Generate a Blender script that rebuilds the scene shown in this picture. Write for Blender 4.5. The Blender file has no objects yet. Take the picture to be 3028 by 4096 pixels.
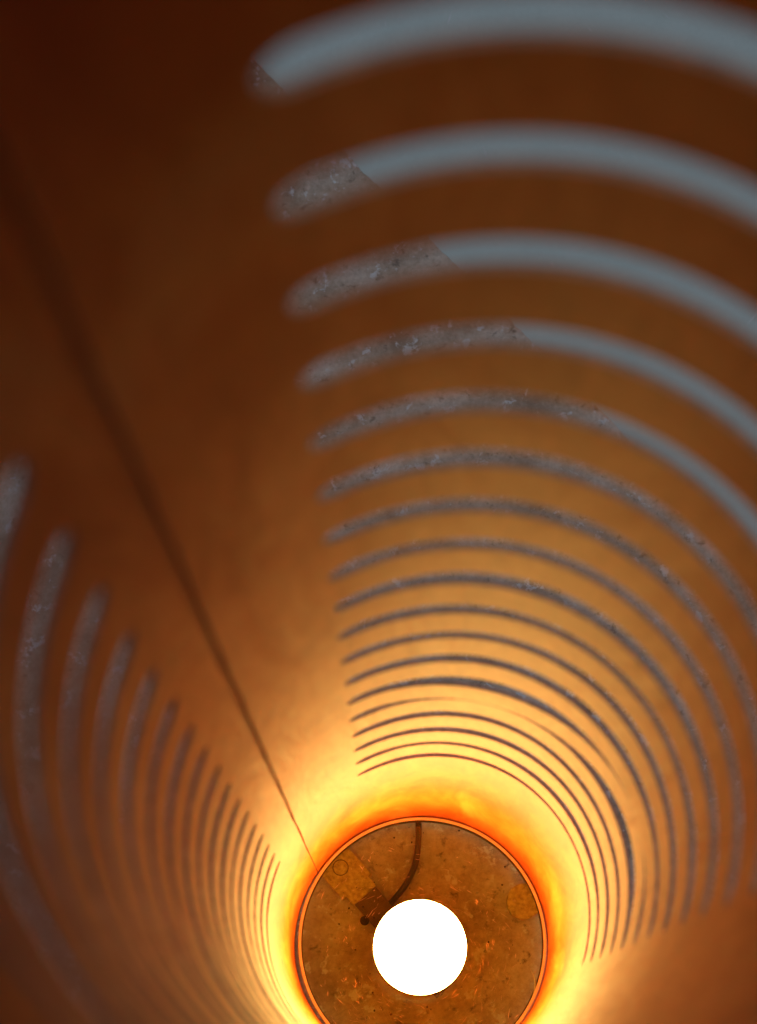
import bpy, bmesh, math, random
from mathutils import Vector, Matrix, noise
random.seed(7)
S = bpy.context.scene
C = S.collection
R = 0.085            # inner radius of the lamp's wooden tube, metres
ZC = 16.40           # lens height above the floor in tube radii

# ---------------------------------------------------------------- camera
cd = bpy.data.cameras.new("camera")
cam = bpy.data.objects.new("camera", cd); C.objects.link(cam)
Ra, Rb = 0.25502, 0.00845
M = (Matrix.Rotation(Ra, 4, 'X') @ Matrix.Rotation(Rb, 4, 'Y'))
cam.matrix_world = Matrix.Translation((-0.20735*R, -0.76012*R, ZC*R)) @ M
cd.sensor_fit = 'VERTICAL'; cd.sensor_height = 36.0; cd.sensor_width = 24.0
cd.lens = 8144.5/4096*36.0
cd.clip_start = 0.005; cd.clip_end = 200
cd.dof.use_dof = True
cd.dof.focus_distance = 15.95*R
cd.dof.aperture_fstop = cd.lens/1000/0.0072
cd.dof.aperture_blades = 0
S.camera = cam

# ---------------------------------------------------------------- sky, sun, exposure
SUN_EL, SUN_AZ = math.radians(38), math.radians(40)
W = bpy.data.worlds.new("World"); S.world = W; W.use_nodes = True
nt = W.node_tree; bg = nt.nodes['Background']
sky = nt.nodes.new('ShaderNodeTexSky'); sky.sky_type = 'NISHITA'; sky.sun_disc = False
sky.sun_elevation = SUN_EL; sky.sun_rotation = SUN_AZ
sky.air_density = 1.0; sky.dust_density = 0.6; sky.ozone_density = 3.0
nt.links.new(sky.outputs[0], bg.inputs[0]); bg.inputs[1].default_value = 0.037
sl = bpy.data.lights.new("sun", 'SUN'); sl.energy = 0.56; sl.angle = math.radians(40); sl.color = (1, .93, .85)
so = bpy.data.objects.new("sun", sl); C.objects.link(so)
d = Vector((math.sin(SUN_AZ)*math.cos(SUN_EL), math.cos(SUN_AZ)*math.cos(SUN_EL), math.sin(SUN_EL)))
so.rotation_euler = d.to_track_quat('Z', 'Y').to_euler(); so.location = (0, 0, 4)
vs = S.view_settings
S.display_settings.display_device = 'sRGB'
vs.view_transform = 'Standard'; vs.look = 'None'; vs.exposure = 0.0; vs.gamma = 1.0
S.cycles.max_bounces = 16; S.cycles.diffuse_bounces = 10; S.cycles.transparent_max_bounces = 16
S.cycles.use_denoising = True
S.cycles.sample_clamp_indirect = 4.0
S.cycles.caustics_reflective = False; S.cycles.caustics_refractive = False

# ---------------------------------------------------------------- node helpers
def mat(name):
    m = bpy.data.materials.new(name); m.use_nodes = True
    return m, m.node_tree, m.node_tree.nodes['Principled BSDF']
def N(t, kind, **k):
    n = t.nodes.new(kind)
    for a, v in k.items():
        if a in n.inputs.keys(): n.inputs[a].default_value = v
        else: setattr(n, a, v)
    return n
def ramp(t, src, stops):
    r = t.nodes.new('ShaderNodeValToRGB'); e = r.color_ramp.elements
    while len(e) < len(stops): e.new(.5)
    for el, (p, c) in zip(e, stops):
        el.position = p; el.color = (*c, 1) if len(c) == 3 else c
    t.links.new(src, r.inputs[0]); return r
def mixc(t, fac, a, b, mode='MIX'):
    n = t.nodes.new('ShaderNodeMix'); n.data_type = 'RGBA'; n.blend_type = mode
    for s, v in ((0, fac), (6, a), (7, b)):
        if isinstance(v, (int, float)): n.inputs[s].default_value = v
        elif isinstance(v, tuple): n.inputs[s].default_value = (*v, 1)
        else: t.links.new(v, n.inputs[s])
    return n.outputs[2]
def coords(t, sx, sy, sz):
    tc = t.nodes.new('ShaderNodeTexCoord'); mp = t.nodes.new('ShaderNodeMapping')
    mp.inputs['Scale'].default_value = (sx, sy, sz)
    t.links.new(tc.outputs['Object'], mp.inputs[0]); return mp.outputs[0]
def noise_tex(t, vec, scale, detail=4, rough=.55, dist=0):
    n = N(t, 'ShaderNodeTexNoise', Scale=scale, Detail=detail, Roughness=rough, Distortion=dist)
    t.links.new(vec, n.inputs['Vector']); return n.outputs['Fac']
def bump(t, b, h, strength, dist):
    n = N(t, 'ShaderNodeBump', Strength=strength, Distance=dist)
    t.links.new(h, n.inputs['Height']); t.links.new(n.outputs[0], b.inputs['Normal'])

# ---------------------------------------------------------------- materials
def veneer():
    m, t, b = mat("birch_veneer")
    grain = noise_tex(t, coords(t, 1, 1, .12), 160, 6, .6)
    flame = noise_tex(t, coords(t, 1, 1, .30), 26, 4, .55, .8)
    mott = noise_tex(t, coords(t, 1, 1, .8), 11, 3, .5)
    base = ramp(t, flame, [(.36, (.76, .245, .032)), (.5, (.91, .355, .062)), (.62, (.98, .475, .11))])
    fine = noise_tex(t, coords(t, 1, 1, .22), 75, 5, .62, 1.0)
    bs = mixc(t, .5, base.outputs[0], ramp(t, fine, [(.38, (.76, .64, .5)), (.60, (1, 1, 1))]).outputs[0], 'MULTIPLY')
    c = mixc(t, .65, bs, ramp(t, mott, [(.35, (.80, .70, .58)), (.65, (1, 1, 1))]).outputs[0], 'MULTIPLY')
    c = mixc(t, .5, c, ramp(t, grain, [(.3, (.86, .80, .72)), (.6, (1, 1, 1))]).outputs[0], 'MULTIPLY')
    v = N(t, 'ShaderNodeTexVoronoi', Scale=24.0); t.links.new(coords(t, 1, 1, .8), v.inputs['Vector'])
    dots = ramp(t, v.outputs['Distance'], [(.035, (1, 1, 1)), (.075, (0, 0, 0))])
    pick = noise_tex(t, coords(t, 1, 1, 1), 19, 1, .5)
    pk = ramp(t, pick, [(.50, (0, 0, 0)), (.52, (1, 1, 1))])
    k = mixc(t, 1.0, dots.outputs[0], pk.outputs[0], 'MULTIPLY')
    c = mixc(t, k, c, (.16, .05, .015))
    t.links.new(c, b.inputs['Base Color'])
    b.inputs['Roughness'].default_value = .50
    b.inputs['Specular IOR Level'].default_value = .10
    fl = N(t, 'ShaderNodeMath'); fl.operation = 'MULTIPLY_ADD'; fl.inputs[1].default_value = 5.0
    t.links.new(flame, fl.inputs[0]); t.links.new(grain, fl.inputs[2])
    bump(t, b, fl.outputs[0], .3, .0005)
    tl = t.nodes.new('ShaderNodeBsdfTranslucent'); t.links.new(c, tl.inputs[0])
    ms = t.nodes.new('ShaderNodeMixShader'); ms.inputs[0].default_value = .06
    t.links.new(b.outputs[0], ms.inputs[1]); t.links.new(tl.outputs[0], ms.inputs[2])
    t.links.new(ms.outputs[0], t.nodes['Material Output'].inputs[0])
    return m
def plain(name, col, rough=.5, metal=0, var=.25, scale=90, bumpd=.0003, spec=.5):
    m, t, b = mat(name)
    n = noise_tex(t, coords(t, 1, 1, 1), scale, 5, .6)
    lo = tuple(x*(1-var) for x in col); hi = tuple(min(1, x*(1+var)) for x in col)
    r = ramp(t, n, [(.3, lo), (.7, hi)]); t.links.new(r.outputs[0], b.inputs['Base Color'])
    b.inputs['Roughness'].default_value = rough; b.inputs['Metallic'].default_value = metal
    b.inputs['Specular IOR Level'].default_value = spec
    bump(t, b, n, .4, bumpd); return m
def acrylic():
    m = bpy.data.materials.new("scuffed_clear_acrylic"); m.use_nodes = True; t = m.node_tree; t.nodes.clear()
    out = t.nodes.new('ShaderNodeOutputMaterial')
    tr = N(t, 'ShaderNodeBsdfTransparent'); tr.inputs[0].default_value = (.80, .90, .70, 1)
    gl = N(t, 'ShaderNodeBsdfGlossy', Roughness=.12)
    df = N(t, 'ShaderNodeBsdfDiffuse'); df.inputs[0].default_value = (.75, .66, .5, 1)
    fr = N(t, 'ShaderNodeFresnel', IOR=1.45)
    haze = noise_tex(t, coords(t, 1, 1, 1), 30, 5, .6)
    hz = ramp(t, haze, [(.35, (.003, .003, .003)), (.8, (.03, .03, .03))])
    m1 = t.nodes.new('ShaderNodeMixShader'); m2 = t.nodes.new('ShaderNodeMixShader')
    t.links.new(fr.outputs[0], m1.inputs[0]); t.links.new(tr.outputs[0], m1.inputs[1]); t.links.new(gl.outputs[0], m1.inputs[2])
    t.links.new(hz.outputs[0], m2.inputs[0]); t.links.new(m1.outputs[0], m2.inputs[1]); t.links.new(df.outputs[0], m2.inputs[2])
    t.links.new(m2.outputs[0], out.inputs[0]); return m
def glow():
    m, t, b = mat("lit_bulb_diffuser")
    b.inputs['Base Color'].default_value = (.9, .88, .82, 1); b.inputs['Roughness'].default_value = .4
    b.inputs['Emission Color'].default_value = (1.0, .60, .14, 1); b.inputs['Emission Strength'].default_value = 68.0
    return m
def concrete(name, rough_kind):
    m, t, b = mat(name)
    v = coords(t, 1, 1, 1)
    a = noise_tex(t, v, 20, 9, .68); f = noise_tex(t, v, 260, 6, .7)
    if rough_kind:
        base = ramp(t, a, [(.36, (.42, .32, .235)), (.5, (.68, .56, .44)), (.63, (.86, .77, .66))])  # warm base colour includes the lamp's light spilled on the floor
        c = mixc(t, .75, base.outputs[0], ramp(t, f, [(.3, (.62, .61, .59)), (.5, (.9, .9, .9)), (.72, (1.15, 1.16, 1.18))]).outputs[0], 'MULTIPLY')
        st = noise_tex(t, coords(t, 1, 1, 1), 75, 9, .68, .3)
        w = ramp(t, st, [(.57, (0, 0, 0)), (.62, (1, 1, 1))])
        c = mixc(t, w.outputs[0], c, (.86, .88, .87))
        g = noise_tex(t, coords(t, 1, 1, 1), 110, 7, .65, .2)
        dk = ramp(t, g, [(.32, (.8, .8, .8)), (.42, (0, 0, 0))])
        c = mixc(t, dk.outputs[0], c, (.12, .11, .095))
    else:
        base = ramp(t, a, [(.3, (.62, .74, .68)), (.7, (.69, .80, .74))])
        c = mixc(t, .3, base.outputs[0], ramp(t, f, [(.3, (.85, .85, .85)), (.7, (1.05, 1.05, 1.05))]).outputs[0], 'MULTIPLY')
        sc = noise_tex(t, coords(t, 6, 60, 1), 6, 2, .5)
    t.links.new(c, b.inputs['Base Color'])
    b.inputs['Roughness'].default_value = .85 if rough_kind else .6
    bump(t, b, f, .6 if rough_kind else .15, .0006)
    return m
MV = veneer()
MEDGE = plain("cut_veneer_edge", (.58, .35, .21), .8, 0, .3, 300)
MSEAM = plain("dark_glued_seam", (.55, .20, .055), .8, 0, .3, 200)
MAC = acrylic(); MGL = glow()
MRIM = plain("frosted_cream_edge", (.72, .70, .46), .6, 0, .12, 220)
MFEL = plain("dark_brown", (.17, .11, .065), .8, 0, .25, 200)
MBR = plain("shaded_strip", (.14, .085, .035), .55, 0, .35, 160)  # shade under the disc is put into this dark strip colour
MPAD = plain("ochre_pad", (.75, .52, .20), .8, 0, .45, 330)
MBLK = plain("black_cable", (.018, .015, .012), .45, 0, .3, 100)
MWH = plain("white_bulb_housing", (.62, .58, .5), .45, 0, .05, 60)
MSCR = plain("scratch_glint", (.95, .85, .65), .5, 0, .1, 60)
MDIRT = plain("dark_speck", (.03, .02, .012), .9, 0, .3, 60)
MCON = concrete("worn_concrete", True); MSM = concrete("smooth_grey_screed", False)
MCAP = plain("dark_added_cap", (.10, .05, .02), .7, 0, .3, 60)

# ---------------------------------------------------------------- object helpers
def link(name, me, mats, parent=None, smooth=True):
    o = bpy.data.objects.new(name, me); C.objects.link(o)
    for m in (mats if isinstance(mats, (list, tuple)) else [mats]): me.materials.append(m)
    if parent: o.parent = parent
    if smooth:
        for p in me.polygons: p.use_smooth = True
    return o
def lathe(name, prof, m, parent, seg=96, cx=0, cy=0, closed=False, smooth=True, sharp=True):
    """prof: (r, z) in tube radii, z above the floor"""
    bm = bmesh.new(); rows = []
    pr = prof + ([prof[0]] if closed else [])
    for i in range(len(pr)-1):
        (r0, z0), (r1, z1) = pr[i], pr[i+1]
        def row(r, z):
            if r < 1e-6: return [bm.verts.new((cx*R, cy*R, z*R))]
            return [bm.verts.new(((cx+r*math.cos(2*math.pi*j/seg))*R, (cy+r*math.sin(2*math.pi*j/seg))*R, z*R)) for j in range(seg)]
        if sharp or i == 0: a = row(r0, z0)
        else: a = b_
        b_ = row(r1, z1)
        for j in range(seg):
            k = (j+1) % seg
            vs_ = [a[j % len(a)], a[k % len(a)], b_[k % len(b_)], b_[j % len(b_)]]
            u = []
            for v in vs_:
                if v not in u: u.append(v)
            if len(u) > 2: bm.faces.new(u)
    bmesh.ops.recalc_face_normals(bm, faces=bm.faces)
    me = bpy.data.meshes.new(name); bm.to_mesh(me); bm.free()
    return link(name, me, m, parent, smooth)
def tube(name, pts, r, m, parent, seg=10, cap=True):
    bm = bmesh.new(); rows = []
    P = [Vector(p)*R for p in pts]
    for i, p in enumerate(P):
        tdir = (P[min(i+1, len(P)-1)]-P[max(i-1, 0)]).normalized()
        up = Vector((0, 0, 1)) if abs(tdir.z) < .9 else Vector((1, 0, 0))
        a = tdir.cross(up).normalized(); b = a.cross(tdir)
        rr = (r[i] if isinstance(r, list) else r)*R
        rows.append([bm.verts.new(p + a*rr*math.cos(2*math.pi*j/seg) + b*rr*math.sin(2*math.pi*j/seg)) for j in range(seg)])
    for i in range(len(rows)-1):
        for j in range(seg):
            k = (j+1) % seg; bm.faces.new((rows[i][j], rows[i][k], rows[i+1][k], rows[i+1][j]))
    if cap: bm.faces.new(rows[0][::-1]); bm.faces.new(rows[-1])
    me = bpy.data.meshes.new(name); bm.to_mesh(me); bm.free()
    return link(name, me, m, parent)
def prism(name, outline, z0, z1, m, parent, bev=0.006):
    """flat plate from an outline in tube radii"""
    bm = bmesh.new()
    lo = [bm.verts.new((x*R, y*R, z0*R)) for x, y in outline]
    hi = [bm.verts.new((x*R, y*R, z1*R)) for x, y in outline]
    n = len(outline)
    bm.faces.new(lo[::-1]); top = bm.faces.new(hi)
    for i in range(n): bm.faces.new((lo[i], lo[(i+1) % n], hi[(i+1) % n], hi[i]))
    bmesh.ops.recalc_face_normals(bm, faces=bm.faces)
    if bev: bmesh.ops.bevel(bm, geom=list(top.edges), offset=bev*R, segments=2, affect='EDGES')
    me = bpy.data.meshes.new(name); bm.to_mesh(me); bm.free()
    return link(name, me, m, parent, smooth=False)
def smoothcurve(pts, n=6):
    out = []
    for i in range(len(pts)-1):
        p0, p1, p2, p3 = [Vector(pts[max(0, min(len(pts)-1, i+k))]) for k in (-1, 0, 1, 2)]
        for s in range(n):
            u = s/n
            out.append(.5*((2*p1)+(p2-p0)*u+(2*p0-5*p1+4*p2-p3)*u*u+(3*p1-p0-3*p2+p3)*u**3))
    out.append(Vector(pts[-1])); return out

# ---------------------------------------------------------------- ground
BN = Vector((.737, .676)).normalized(); BD = 4.09      # where the rough concrete meets the smooth screed
def ground(name, near, m, z, z2):
    tg = Vector((-BN.y, BN.x)); L = 60/R
    a, b = (-L, BD) if near else (BD+.001, L)
    bm = bmesh.new()
    us = [-L, -40, -12, -6, 0, 6, 12, 40, L]
    def pt(u, n, zz): p = tg*u + BN*n; return bm.verts.new((p.x*R, p.y*R, zz))
    edge_n, far_n = (b, a) if near else (a, b)
    rag = {}
    dens = [-L] + [x*.04-9 for x in range(451)] + [L]
    def en(u): return edge_n + (.018*noise.noise(Vector((u*3, 7, 0)))+.014*noise.noise(Vector((u*14, 3, 0))) if abs(u) < 10 else 0)
    top = [pt(u, en(u), z) for u in dens]; far = [pt(u, far_n, z) for u in dens]; low = [pt(u, en(u), z2) for u in dens]
    for i in range(len(dens)-1):
        bm.faces.new((top[i], top[i+1], far[i+1], far[i])); bm.faces.new((low[i], low[i+1], top[i+1], top[i]))
    if near:                      # bed of the joint
        q = [pt(u, edge_n+.04, z2) for u in dens]
        for i in range(len(dens)-1): bm.faces.new((low[i], low[i+1], q[i+1], q[i]))
    bmesh.ops.recalc_face_normals(bm, faces=bm.faces)
    me = bpy.data.meshes.new(name); bm.to_mesh(me); bm.free()
    o = link(name, me, m, None, False); o['kind'] = 'structure'; return o
ground("concrete_ground", True, MCON, 0, -.002)
pave = ground("smooth_pavement", False, MSM, .0001, -.0025)
def hairlines():
    bm = bmesh.new()
    for _ in range(70):
        x, y = random.uniform(-.6, 4.5), random.uniform(4.5, 9)
        if Vector((x, y)).dot(BN) < BD+.1: continue
        a = random.gauss(1.9, .5); L = random.uniform(.05, .22); w_ = random.uniform(.0025, .006)
        p = Vector((x, y)); q = p+Vector((math.cos(a), math.sin(a)))*L; n = Vector((-math.sin(a), math.cos(a)))*w_
        bm.faces.new([bm.verts.new((v.x*R, v.y*R, .0004)) for v in (p, (p+q)/2+n, q, (p+q)/2-n)])
    me = bpy.data.meshes.new("scratches"); bm.to_mesh(me); bm.free()
    o = link("scratches", me, plain("pale_hairline", (.85, .9, .9), .7, 0, .05), pave, False); o['kind'] = 'stuff'
hairlines()

# ---------------------------------------------------------------- the lamp
lamp = bpy.data.objects.new("tube_lamp", None); C.objects.link(lamp)
lamp.empty_display_size = .05
lamp['label'] = "lit tube lamp of slotted amber wood veneer with white bulb and clear round base"
lamp['category'] = "lamp"

TSW = lambda z: .004*noise.noise(Vector((3, 0, z*1.1)))
D0, PT = ZC-12.87992, 0.56518          # height of the lowest slot, slot pitch
SH, TH = 0.180, 0.0212                  # slot height, veneer thickness
NS = 18
TT, TR = 2.0500, -0.30739              # ends of the slots on the right-hand side
TL0 = 2.7880; TL1 = TL0 + (TT-TR)     # and on the left-hand side
TS = 2.56003; TWO = 2*math.pi
ZB, ZT = D0-PT/2, D0+(NS-.5)*PT        # slotted zone
ZTOP = ZC+2.2
def rad(th, z=9):
    w = min(1, max(0, z/3.2)); w = w*w*(3-2*w)
    d = (th-3.35+math.pi) % (2*math.pi)-math.pi
    return w*rad_up(th)+(1-w)*(.980+.022*math.exp(-(d/.55)**2))
def rad_up(th): return 1+.00032*math.cos(2*th)+.01742*math.sin(2*th)-.00464*math.cos(3*th)-.00131*math.sin(3*th)
def seamw(z): return (.0028+.016*min(1, max(0, z/12)))*(1+.45*noise.noise(Vector((0, 5, z*2.2))))
def zs(k): return D0+k*PT

class Skin:
    """collects curved quads with true radial normals"""
    def __init__(s): s.v = []; s.n = []; s.f = []; s.m = []
    def quadgrid(s, P, NRM, mi=0):
        base = len(s.v); a, b = len(P), len(P[0])
        for row, nr in zip(P, NRM):
            for p, n in zip(row, nr): s.v.append(Vector(p)*R); s.n.append(n)
        for i in range(a-1):
            for j in range(b-1):
                q = (base+i*b+j, base+i*b+j+1, base+(i+1)*b+j+1, base+(i+1)*b+j)
                v0, v1, v2, v3 = (s.v[x] for x in q)
                nn = (v2-v0).cross(v3-v1)
                if nn.dot(s.n[q[0]]) < 0: q = q[::-1]
                s.f.append(q); s.m.append(mi)
    def build(s, name, mats, parent):
        me = bpy.data.meshes.new(name); me.from_pydata([tuple(v) for v in s.v], [], s.f)
        o = link(name, me, mats, parent)
        me.polygons.foreach_set('material_index', s.m)
        me.normals_split_custom_set_from_vertices([tuple(n) for n in s.n]); me.update()
        return o
def ribbon(sk, ths, lo, hi, dr=lambda t: 0, dz=lambda t: 0, nz=2, ends=False, top=True, bot=True, tilt=lambda t: 0):
    def pos(t, z, out):
        zm = (lo(t)+hi(t))/2; r = rad(t, z)+dr(t)+tilt(t)*(z-zm)+(TH if out else 0)
        return (r*math.cos(t), r*math.sin(t), z+dz(t))
    for out in (0, 1):
        P = [[pos(t, lo(t)+(hi(t)-lo(t))*i/nz, out) for i in range(nz+1)] for t in ths]
        sg = 1 if out else -1
        Nn = [[Vector((sg*math.cos(t), sg*math.sin(t), 0))]*(nz+1) for t in ths]
        sk.quadgrid(P, Nn, 0)
    for fn, s in ((lo, -1), (hi, 1)):
        if (s < 0 and not bot) or (s > 0 and not top): continue
        P = [[pos(t, fn(t), 0), pos(t, fn(t), 1)] for t in ths]
        sk.quadgrid(P, [[Vector((0, 0, s))]*2 for t in ths], 1)
    if ends:
        for t, s in ((ths[0], -1), (ths[-1], 1)):
            P = [[pos(t, lo(t)+(hi(t)-lo(t))*i/nz, o_) for i in range(nz+1)] for o_ in (0, 1)]
            sk.quadgrid(P, [[Vector((-s*math.sin(t), s*math.cos(t), 0))]*(nz+1)]*2, 1)
def lin(a, b, n): return [a+(b-a)*i/n for i in range(n+1)]

shade = Skin()
# closed collars below and above the slots, and the three solid columns between them.
def column(ta, tb, z0, z1, nth, nz, seam_a=False, seam_b=False, top=False, bot=False):
    zz = lin(z0, z1, nz)
    def th(i, z):
        a = ta(z) if callable(ta) else ta; b = tb(z) if callable(tb) else tb
        return a+(b-a)*i/nth
    for out in (0, 1):
        sg = 1 if out else -1; P = []; Q = []
        for i in range(nth+1):
            P.append([]); Q.append([])
            for z in zz:
                t = th(i, z); r = rad(t, z)+(TH if out else 0)
                P[-1].append((r*math.cos(t), r*math.sin(t), z)); Q[-1].append(Vector((sg*math.cos(t), sg*math.sin(t), 0)))
        shade.quadgrid(P, Q, 0)
    for flag, i, s in ((seam_a, 0, -1), (seam_b, nth, 1)):
        if flag:
            P = []
            for o_ in (0, 1):
                P.append([])
                for z in zz:
                    t = th(i, z); r = rad(t, z)+TH*o_
                    P[-1].append((r*math.cos(t), r*math.sin(t), z))
            t = th(i, zz[0]); shade.quadgrid(P, [[Vector((-s*math.sin(t), s*math.cos(t), 0))]*len(zz)]*2, 1)
    for flag, z, s in ((bot, z0, -1), (top, z1, 1)):
        if flag:
            P = [[(rad(th(i, z), z)*math.cos(th(i, z)), rad(th(i, z), z)*math.sin(th(i, z)), z),
                  ((rad(th(i, z), z)+TH)*math.cos(th(i, z)), (rad(th(i, z), z)+TH)*math.sin(th(i, z)), z)] for i in range(nth+1)]
            shade.quadgrid(P, [[Vector((0, 0, s))]*2]*(nth+1), 1)
sa = lambda z: TS+TSW(z)+seamw(z); sb = lambda z: TS+TSW(z)-seamw(z); sb2 = lambda z: sb(z)+TWO
column(sa, sb2, .08, ZB, 300, 20, True, True, bot=True)
column(sa, sb2, ZT, ZTOP, 300, 12, True, True, top=True)
column(TT, sb, ZB, ZT, 24, 90, False, True)
column(sa, TL0, ZB, ZT, 16, 90, True, False)
column(TL1, TR+TWO, ZB, ZT, 30, 60)
shade.build("shade", [MV, MEDGE], lamp)

# dark glued strip that closes the seam from outside
sk = Skin(); P0 = []; P1 = []; n0 = []; n1 = []
for i in range(41):
    z = .08+(ZTOP-.08)*i/40; a = []; b = []
    for j in range(5):
        t = TS-.05+.1*j/4
        a.append(((rad(t, z)+TH+.002)*math.cos(t), (rad(t, z)+TH+.002)*math.sin(t), z)); b.append(((rad(t, z)+TH+.02)*math.cos(t), (rad(t, z)+TH+.02)*math.sin(t), z))
    P0.append(a); P1.append(b); n0.append([Vector((-math.cos(TS), -math.sin(TS), 0))]*5); n1.append([Vector((math.cos(TS), math.sin(TS), 0))]*5)
sk.quadgrid(P0, n0); sk.quadgrid(P1, n1)
for j, s in ((0, 1), (4, -1)):
    sk.quadgrid([[P0[i][j], P1[i][j]] for i in range(41)], [[Vector((s*math.sin(TS), -s*math.cos(TS), 0))]*2]*41)
sk.build("seam_strip", MSEAM, lamp)

# slats: one strip of veneer between every two slots, flaring at its ends into the solid columns
def bell(t, c, w): return math.exp(-((t-c)/w)**2)
def make_slats(t0, t1, right):
    rr = SH/2
    tips = [0, .01, .03, .06, .1, .16, .23, .31, .4, .5, .62, .75, .88, 1]
    ths = [t0+rr*x for x in tips]+lin(t0+rr, t1-rr, 104)[1:-1]+[t1-rr*x for x in tips[::-1]]
    def hh(t):
        x = min(t-t0, t1-t)
        if x >= rr: return SH/2
        return SH/2*math.sqrt(max(0, 1-(1-max(x, 0)/rr)**2))
    def env(t): return min(1, min(t-t0, t1-t)/.35)**2*(3-2*min(1, min(t-t0, t1-t)/.35)) if t0 < t < t1 else 0
    for k in range(-1, NS):
        lo = (lambda t, k=k: ZB) if k == -1 else (lambda t, k=k: zs(k)+hh(t))
        hi = (lambda t, k=k: ZT) if k == NS-1 else (lambda t, k=k: zs(k+1)-hh(t)*(.62 if k == -1 else 1))
        sd = k*3.7+(0 if right else 50)
        fixed = k in (-1, NS-1)
        amp = 0 if fixed else .010
        dz = lambda t, sd=sd, amp=amp: env(t)*amp*noise.noise(Vector((t*.9, sd, 0)))
        dr = lambda t, sd=sd, amp=amp: env(t)*amp*noise.noise(Vector((t*.9, sd, 9)))*.8
        if right and k == 4:
            dz = lambda t: env(t)*(-.10*bell(t, 1.25, .48)+.095*bell(t, .28, .42))
            dr = lambda t: env(t)*(-.010*bell(t, 1.30, .50)+.012*bell(t, .28, .42))
        sk = Skin(); ribbon(sk, ths, lo, hi, dr, dz, top=k != NS-1, bot=k != -1)
        sk.build("slat", [MV, MEDGE], lamp)
make_slats(TR, TT, True); make_slats(TL0, TL1, False)

# added cap, out of view above the lens, keeps daylight out of the tube
lathe("added_cap", [(0, ZTOP-.2), (.965, ZTOP-.2), (.965, ZTOP+.01), (1.03, ZTOP+.01), (1.03, ZTOP+.12), (0, ZTOP+.12)], MCAP, lamp)

# base: brown ring as the dark band at the rim, clear acrylic disc with frosted edge
DT = ZC-16.20; DB = DT-.06           # top and bottom face of the disc
RD = .9697
lathe("rim_band", [(.938, .095), (RD-.004, .095), (RD-.004, DB-.002), (.938, DB-.002)], MFEL, lamp, 160, closed=True)
lathe("acrylic_disc", [(0, DT), (RD-.026, DT), (RD-.026, DB), (0, DB)], MAC, lamp, 160)
lathe("disc_edge", [(RD-.0255, DT+.001), (RD-.004, DT+.001), (RD, DT-.004), (RD, DB), (RD-.0255, DB)], MRIM, lamp, 200, closed=True)

# bulb: dome, housing, socket
bulb = bpy.data.objects.new("bulb", None); C.objects.link(bulb); bulb.parent = lamp
bx, by = -.028, -.074; BR = .344; BZ = DT+.82
dome = [(BR, BZ-.045), (BR, BZ-.02)]+[(BR*math.cos(a), BZ+.10*math.sin(a)) for a in [math.radians(x) for x in range(0, 88, 4)]]+[(0, BZ+.10)]
lathe("diffuser", dome, MGL, bulb, 96, bx, by, sharp=False)
hs = [(BR*1.0, BZ-.045), (BR*1.0, BZ-.065), (.33, BZ-.22), (.27, BZ-.42), (.20, BZ-.58), (.18, BZ-.62), (.18, BZ-.72)]
lathe("housing", hs, MWH, bulb, 96, bx, by, sharp=False)
lathe("socket", [(0, BZ-.62), (.215, BZ-.62), (.225, BZ-.66), (.225, DT+.012), (.26, DT+.01), (.26, DT+.002), (0, DT+.002)], MBLK, lamp, 64, bx, by)

# strip under the disc that carries the socket, with its pad and rivet
ax = Vector((-.256+.534, .305-.615)).normalized(); nx = Vector((-ax.y, ax.x))     # from rim towards the bulb
def loc(u, v): p = Vector((-.643, .578))+ax*u+nx*v; return (p.x, p.y)
w = .108
strip = [loc(1.25, -w), loc(1.25, w), loc(.20, w), loc(.20, -w)]
prism("bracket", strip, DB-.045, DB-.022, MBR, lamp)
def tab(g, u1): return [loc(u1, g)]+[loc(-.03+(g*.95)*math.cos(a), g*math.sin(a)) for a in [math.radians(x) for x in range(90, 271, 12)]]+[loc(u1, -g)]
prism("pad", tab(.150, .20), .002, DB-.022, MPAD, lamp)
prism("clamp_plate", tab(.118, .29), DB-.0215, DB-.004, MPAD, lamp)
lathe("rivet", [(0, DB-.0020), (.050, DB-.0020), (.056, DB-.0038)], MPAD, lamp, 32, *loc(0, 0))
lathe("washer", [(.056, DB-.0030), (.064, DB-.0030), (.066, DB-.0060), (.056, DB-.0060)], MFEL, lamp, 32, *loc(0, 0), closed=True)
prism("pad", [(.797+.128*math.cos(a), .318+.140*math.sin(a)) for a in [math.radians(x) for x in range(30, 300, 12)]]+[(.893, .222), (.925, .24), (.915, .40)], .002, DB-.004, MPAD, lamp)
a2 = math.radians(262)
prism("pad", [(.86*math.cos(a2)+.12*math.cos(a), .82*math.sin(a2)+.12*math.sin(a)) for a in [math.radians(x) for x in range(0, 360, 15)]], .002, DB-.004, MPAD, lamp)
lathe("screw", [(0, DB-.003), (.03, DB-.003), (.036, DB-.012), (.036, DB-.05), (0, DB-.05)], MDIRT, lamp, 20, -.452, .168)
cab = [(-.026, .95, .06), (-.026, .92, .09), (-.026, .816, .10), (-.042, .659, .10), (-.078, .542, .10), (-.138, .435, .10), (-.207, .347, .10), (-.285, .262, .10), (-.30, .20, .10), (-.22, .08, .10)]
cab = [(x, y, z*.9) for x, y, z in cab]
tube("cable", smoothcurve(cab, 6), .025, MBLK, lamp)

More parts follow.
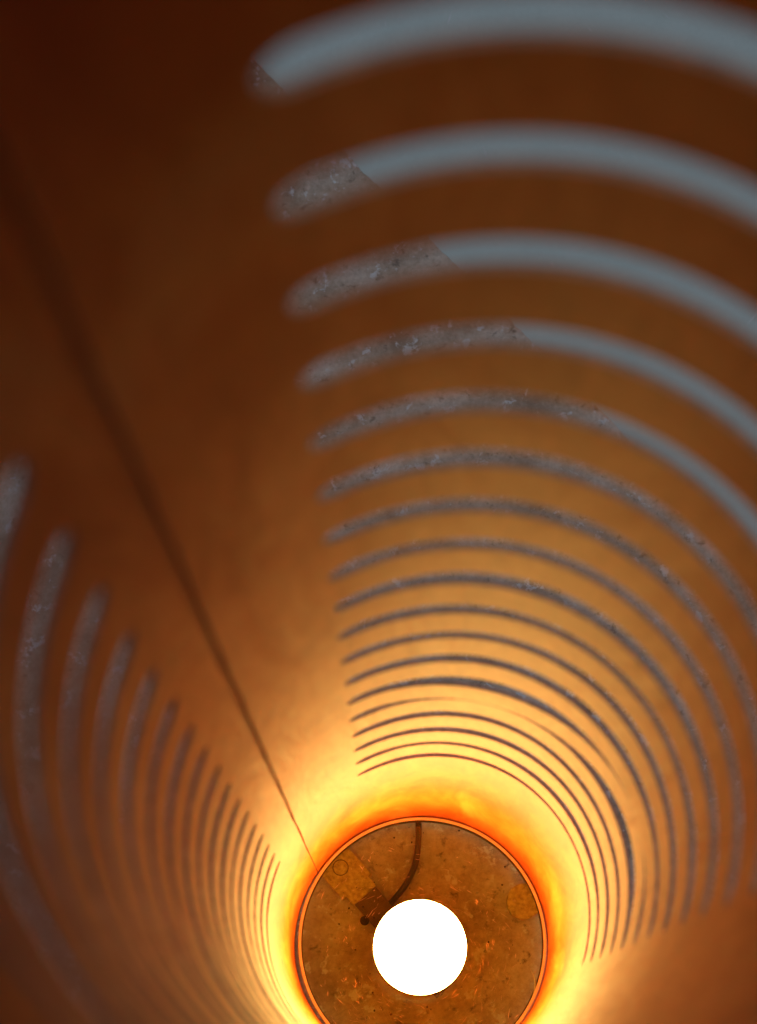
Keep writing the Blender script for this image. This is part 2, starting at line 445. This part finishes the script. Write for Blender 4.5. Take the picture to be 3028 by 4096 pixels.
# scratches painted bright as their glints around the bulb, and specks, on the disc
def scratches():
    bm = bmesh.new()
    def stroke(x, y, ang, L, wd, curve):
        n = 5; pts = []
        for i in range(n+1):
            s = (i/n-.5)*L; a = ang+curve*s
            pts.append((x+s*math.cos(a), y+s*math.sin(a)))
        vs_ = []
        for i, (px, py) in enumerate(pts):
            ww = wd*(1-abs(2*i/n-1)**2*.85)*(.6+.8*random.random())/2
            vs_.append((bm.verts.new(((px-ww*math.sin(ang))*R, (py+ww*math.cos(ang))*R, (DT+.0015)*R)),
                        bm.verts.new(((px+ww*math.sin(ang))*R, (py-ww*math.cos(ang))*R, (DT+.0015)*R))))
        for i in range(n): bm.faces.new((vs_[i][0], vs_[i+1][0], vs_[i+1][1], vs_[i][1]))
    cnt = 0
    while cnt < 290:
        r = math.sqrt(random.uniform(.40**2, .90**2)); t = random.uniform(0, TWO)
        if random.random() < (r-.45)*1.4: continue
        if not (-2.9 < math.atan2(math.sin(t), math.cos(t)) < 3.1): continue
        x, y = bx+r*math.cos(t), by+r*math.sin(t)
        if math.hypot(x, y) > .92: continue
        stroke(x, y, t+math.pi/2+random.gauss(0, .38), random.choice([.015, .02, .03, .04, .05, .08]), random.choice([.001, .0012, .0014, .0016, .0028]), random.uniform(-2, 2)); cnt += 1
    for (x, y) in [(-.74, -.06), (-.6, .02), (-.60, -.28), (.55, -.02), (.5, -.03), (-.47, .56), (-.42, .64), (.42, .31), (-.52, -.33)]:
        for _ in range(4):
            stroke(x+random.gauss(0, .008), y+random.gauss(0, .016), random.uniform(.8, 2.6), random.uniform(.015, .04), .003, 1)
    me = bpy.data.meshes.new("scratches"); bm.to_mesh(me); bm.free()
    o = link("scratches", me, MSCR, lamp, False); o['kind'] = 'stuff'
    bm = bmesh.new()
    for _ in range(50):
        r = math.sqrt(random.uniform(.14, .83)); t = random.uniform(0, TWO); q = random.choice([.003, .004, .005, .009])
        v = [bm.verts.new(((r*math.cos(t)+q*random.uniform(.6, 1.2)*math.cos(a))*R, (r*math.sin(t)+q*random.uniform(.6, 1.2)*math.sin(a))*R, (DT+.002)*R)) for a in [i*TWO/7 for i in range(7)]]
        bm.faces.new(v)
    me = bpy.data.meshes.new("specks"); bm.to_mesh(me); bm.free()
    o = link("specks", me, MDIRT, lamp, False); o['kind'] = 'stuff'
scratches()
# cracked sliver along the disc's edge
cr = [(.835, -.20), (.868, -.27), (.872, -.36), (.84, -.46), (.80, -.54), (.745, -.63)]
tube("crack", smoothcurve([(x, y, DT-.012) for x, y in cr], 5), [.001+.008*math.sin(math.pi*min(1, q/25)) for q in range(26)], MRIM, lamp, 8)
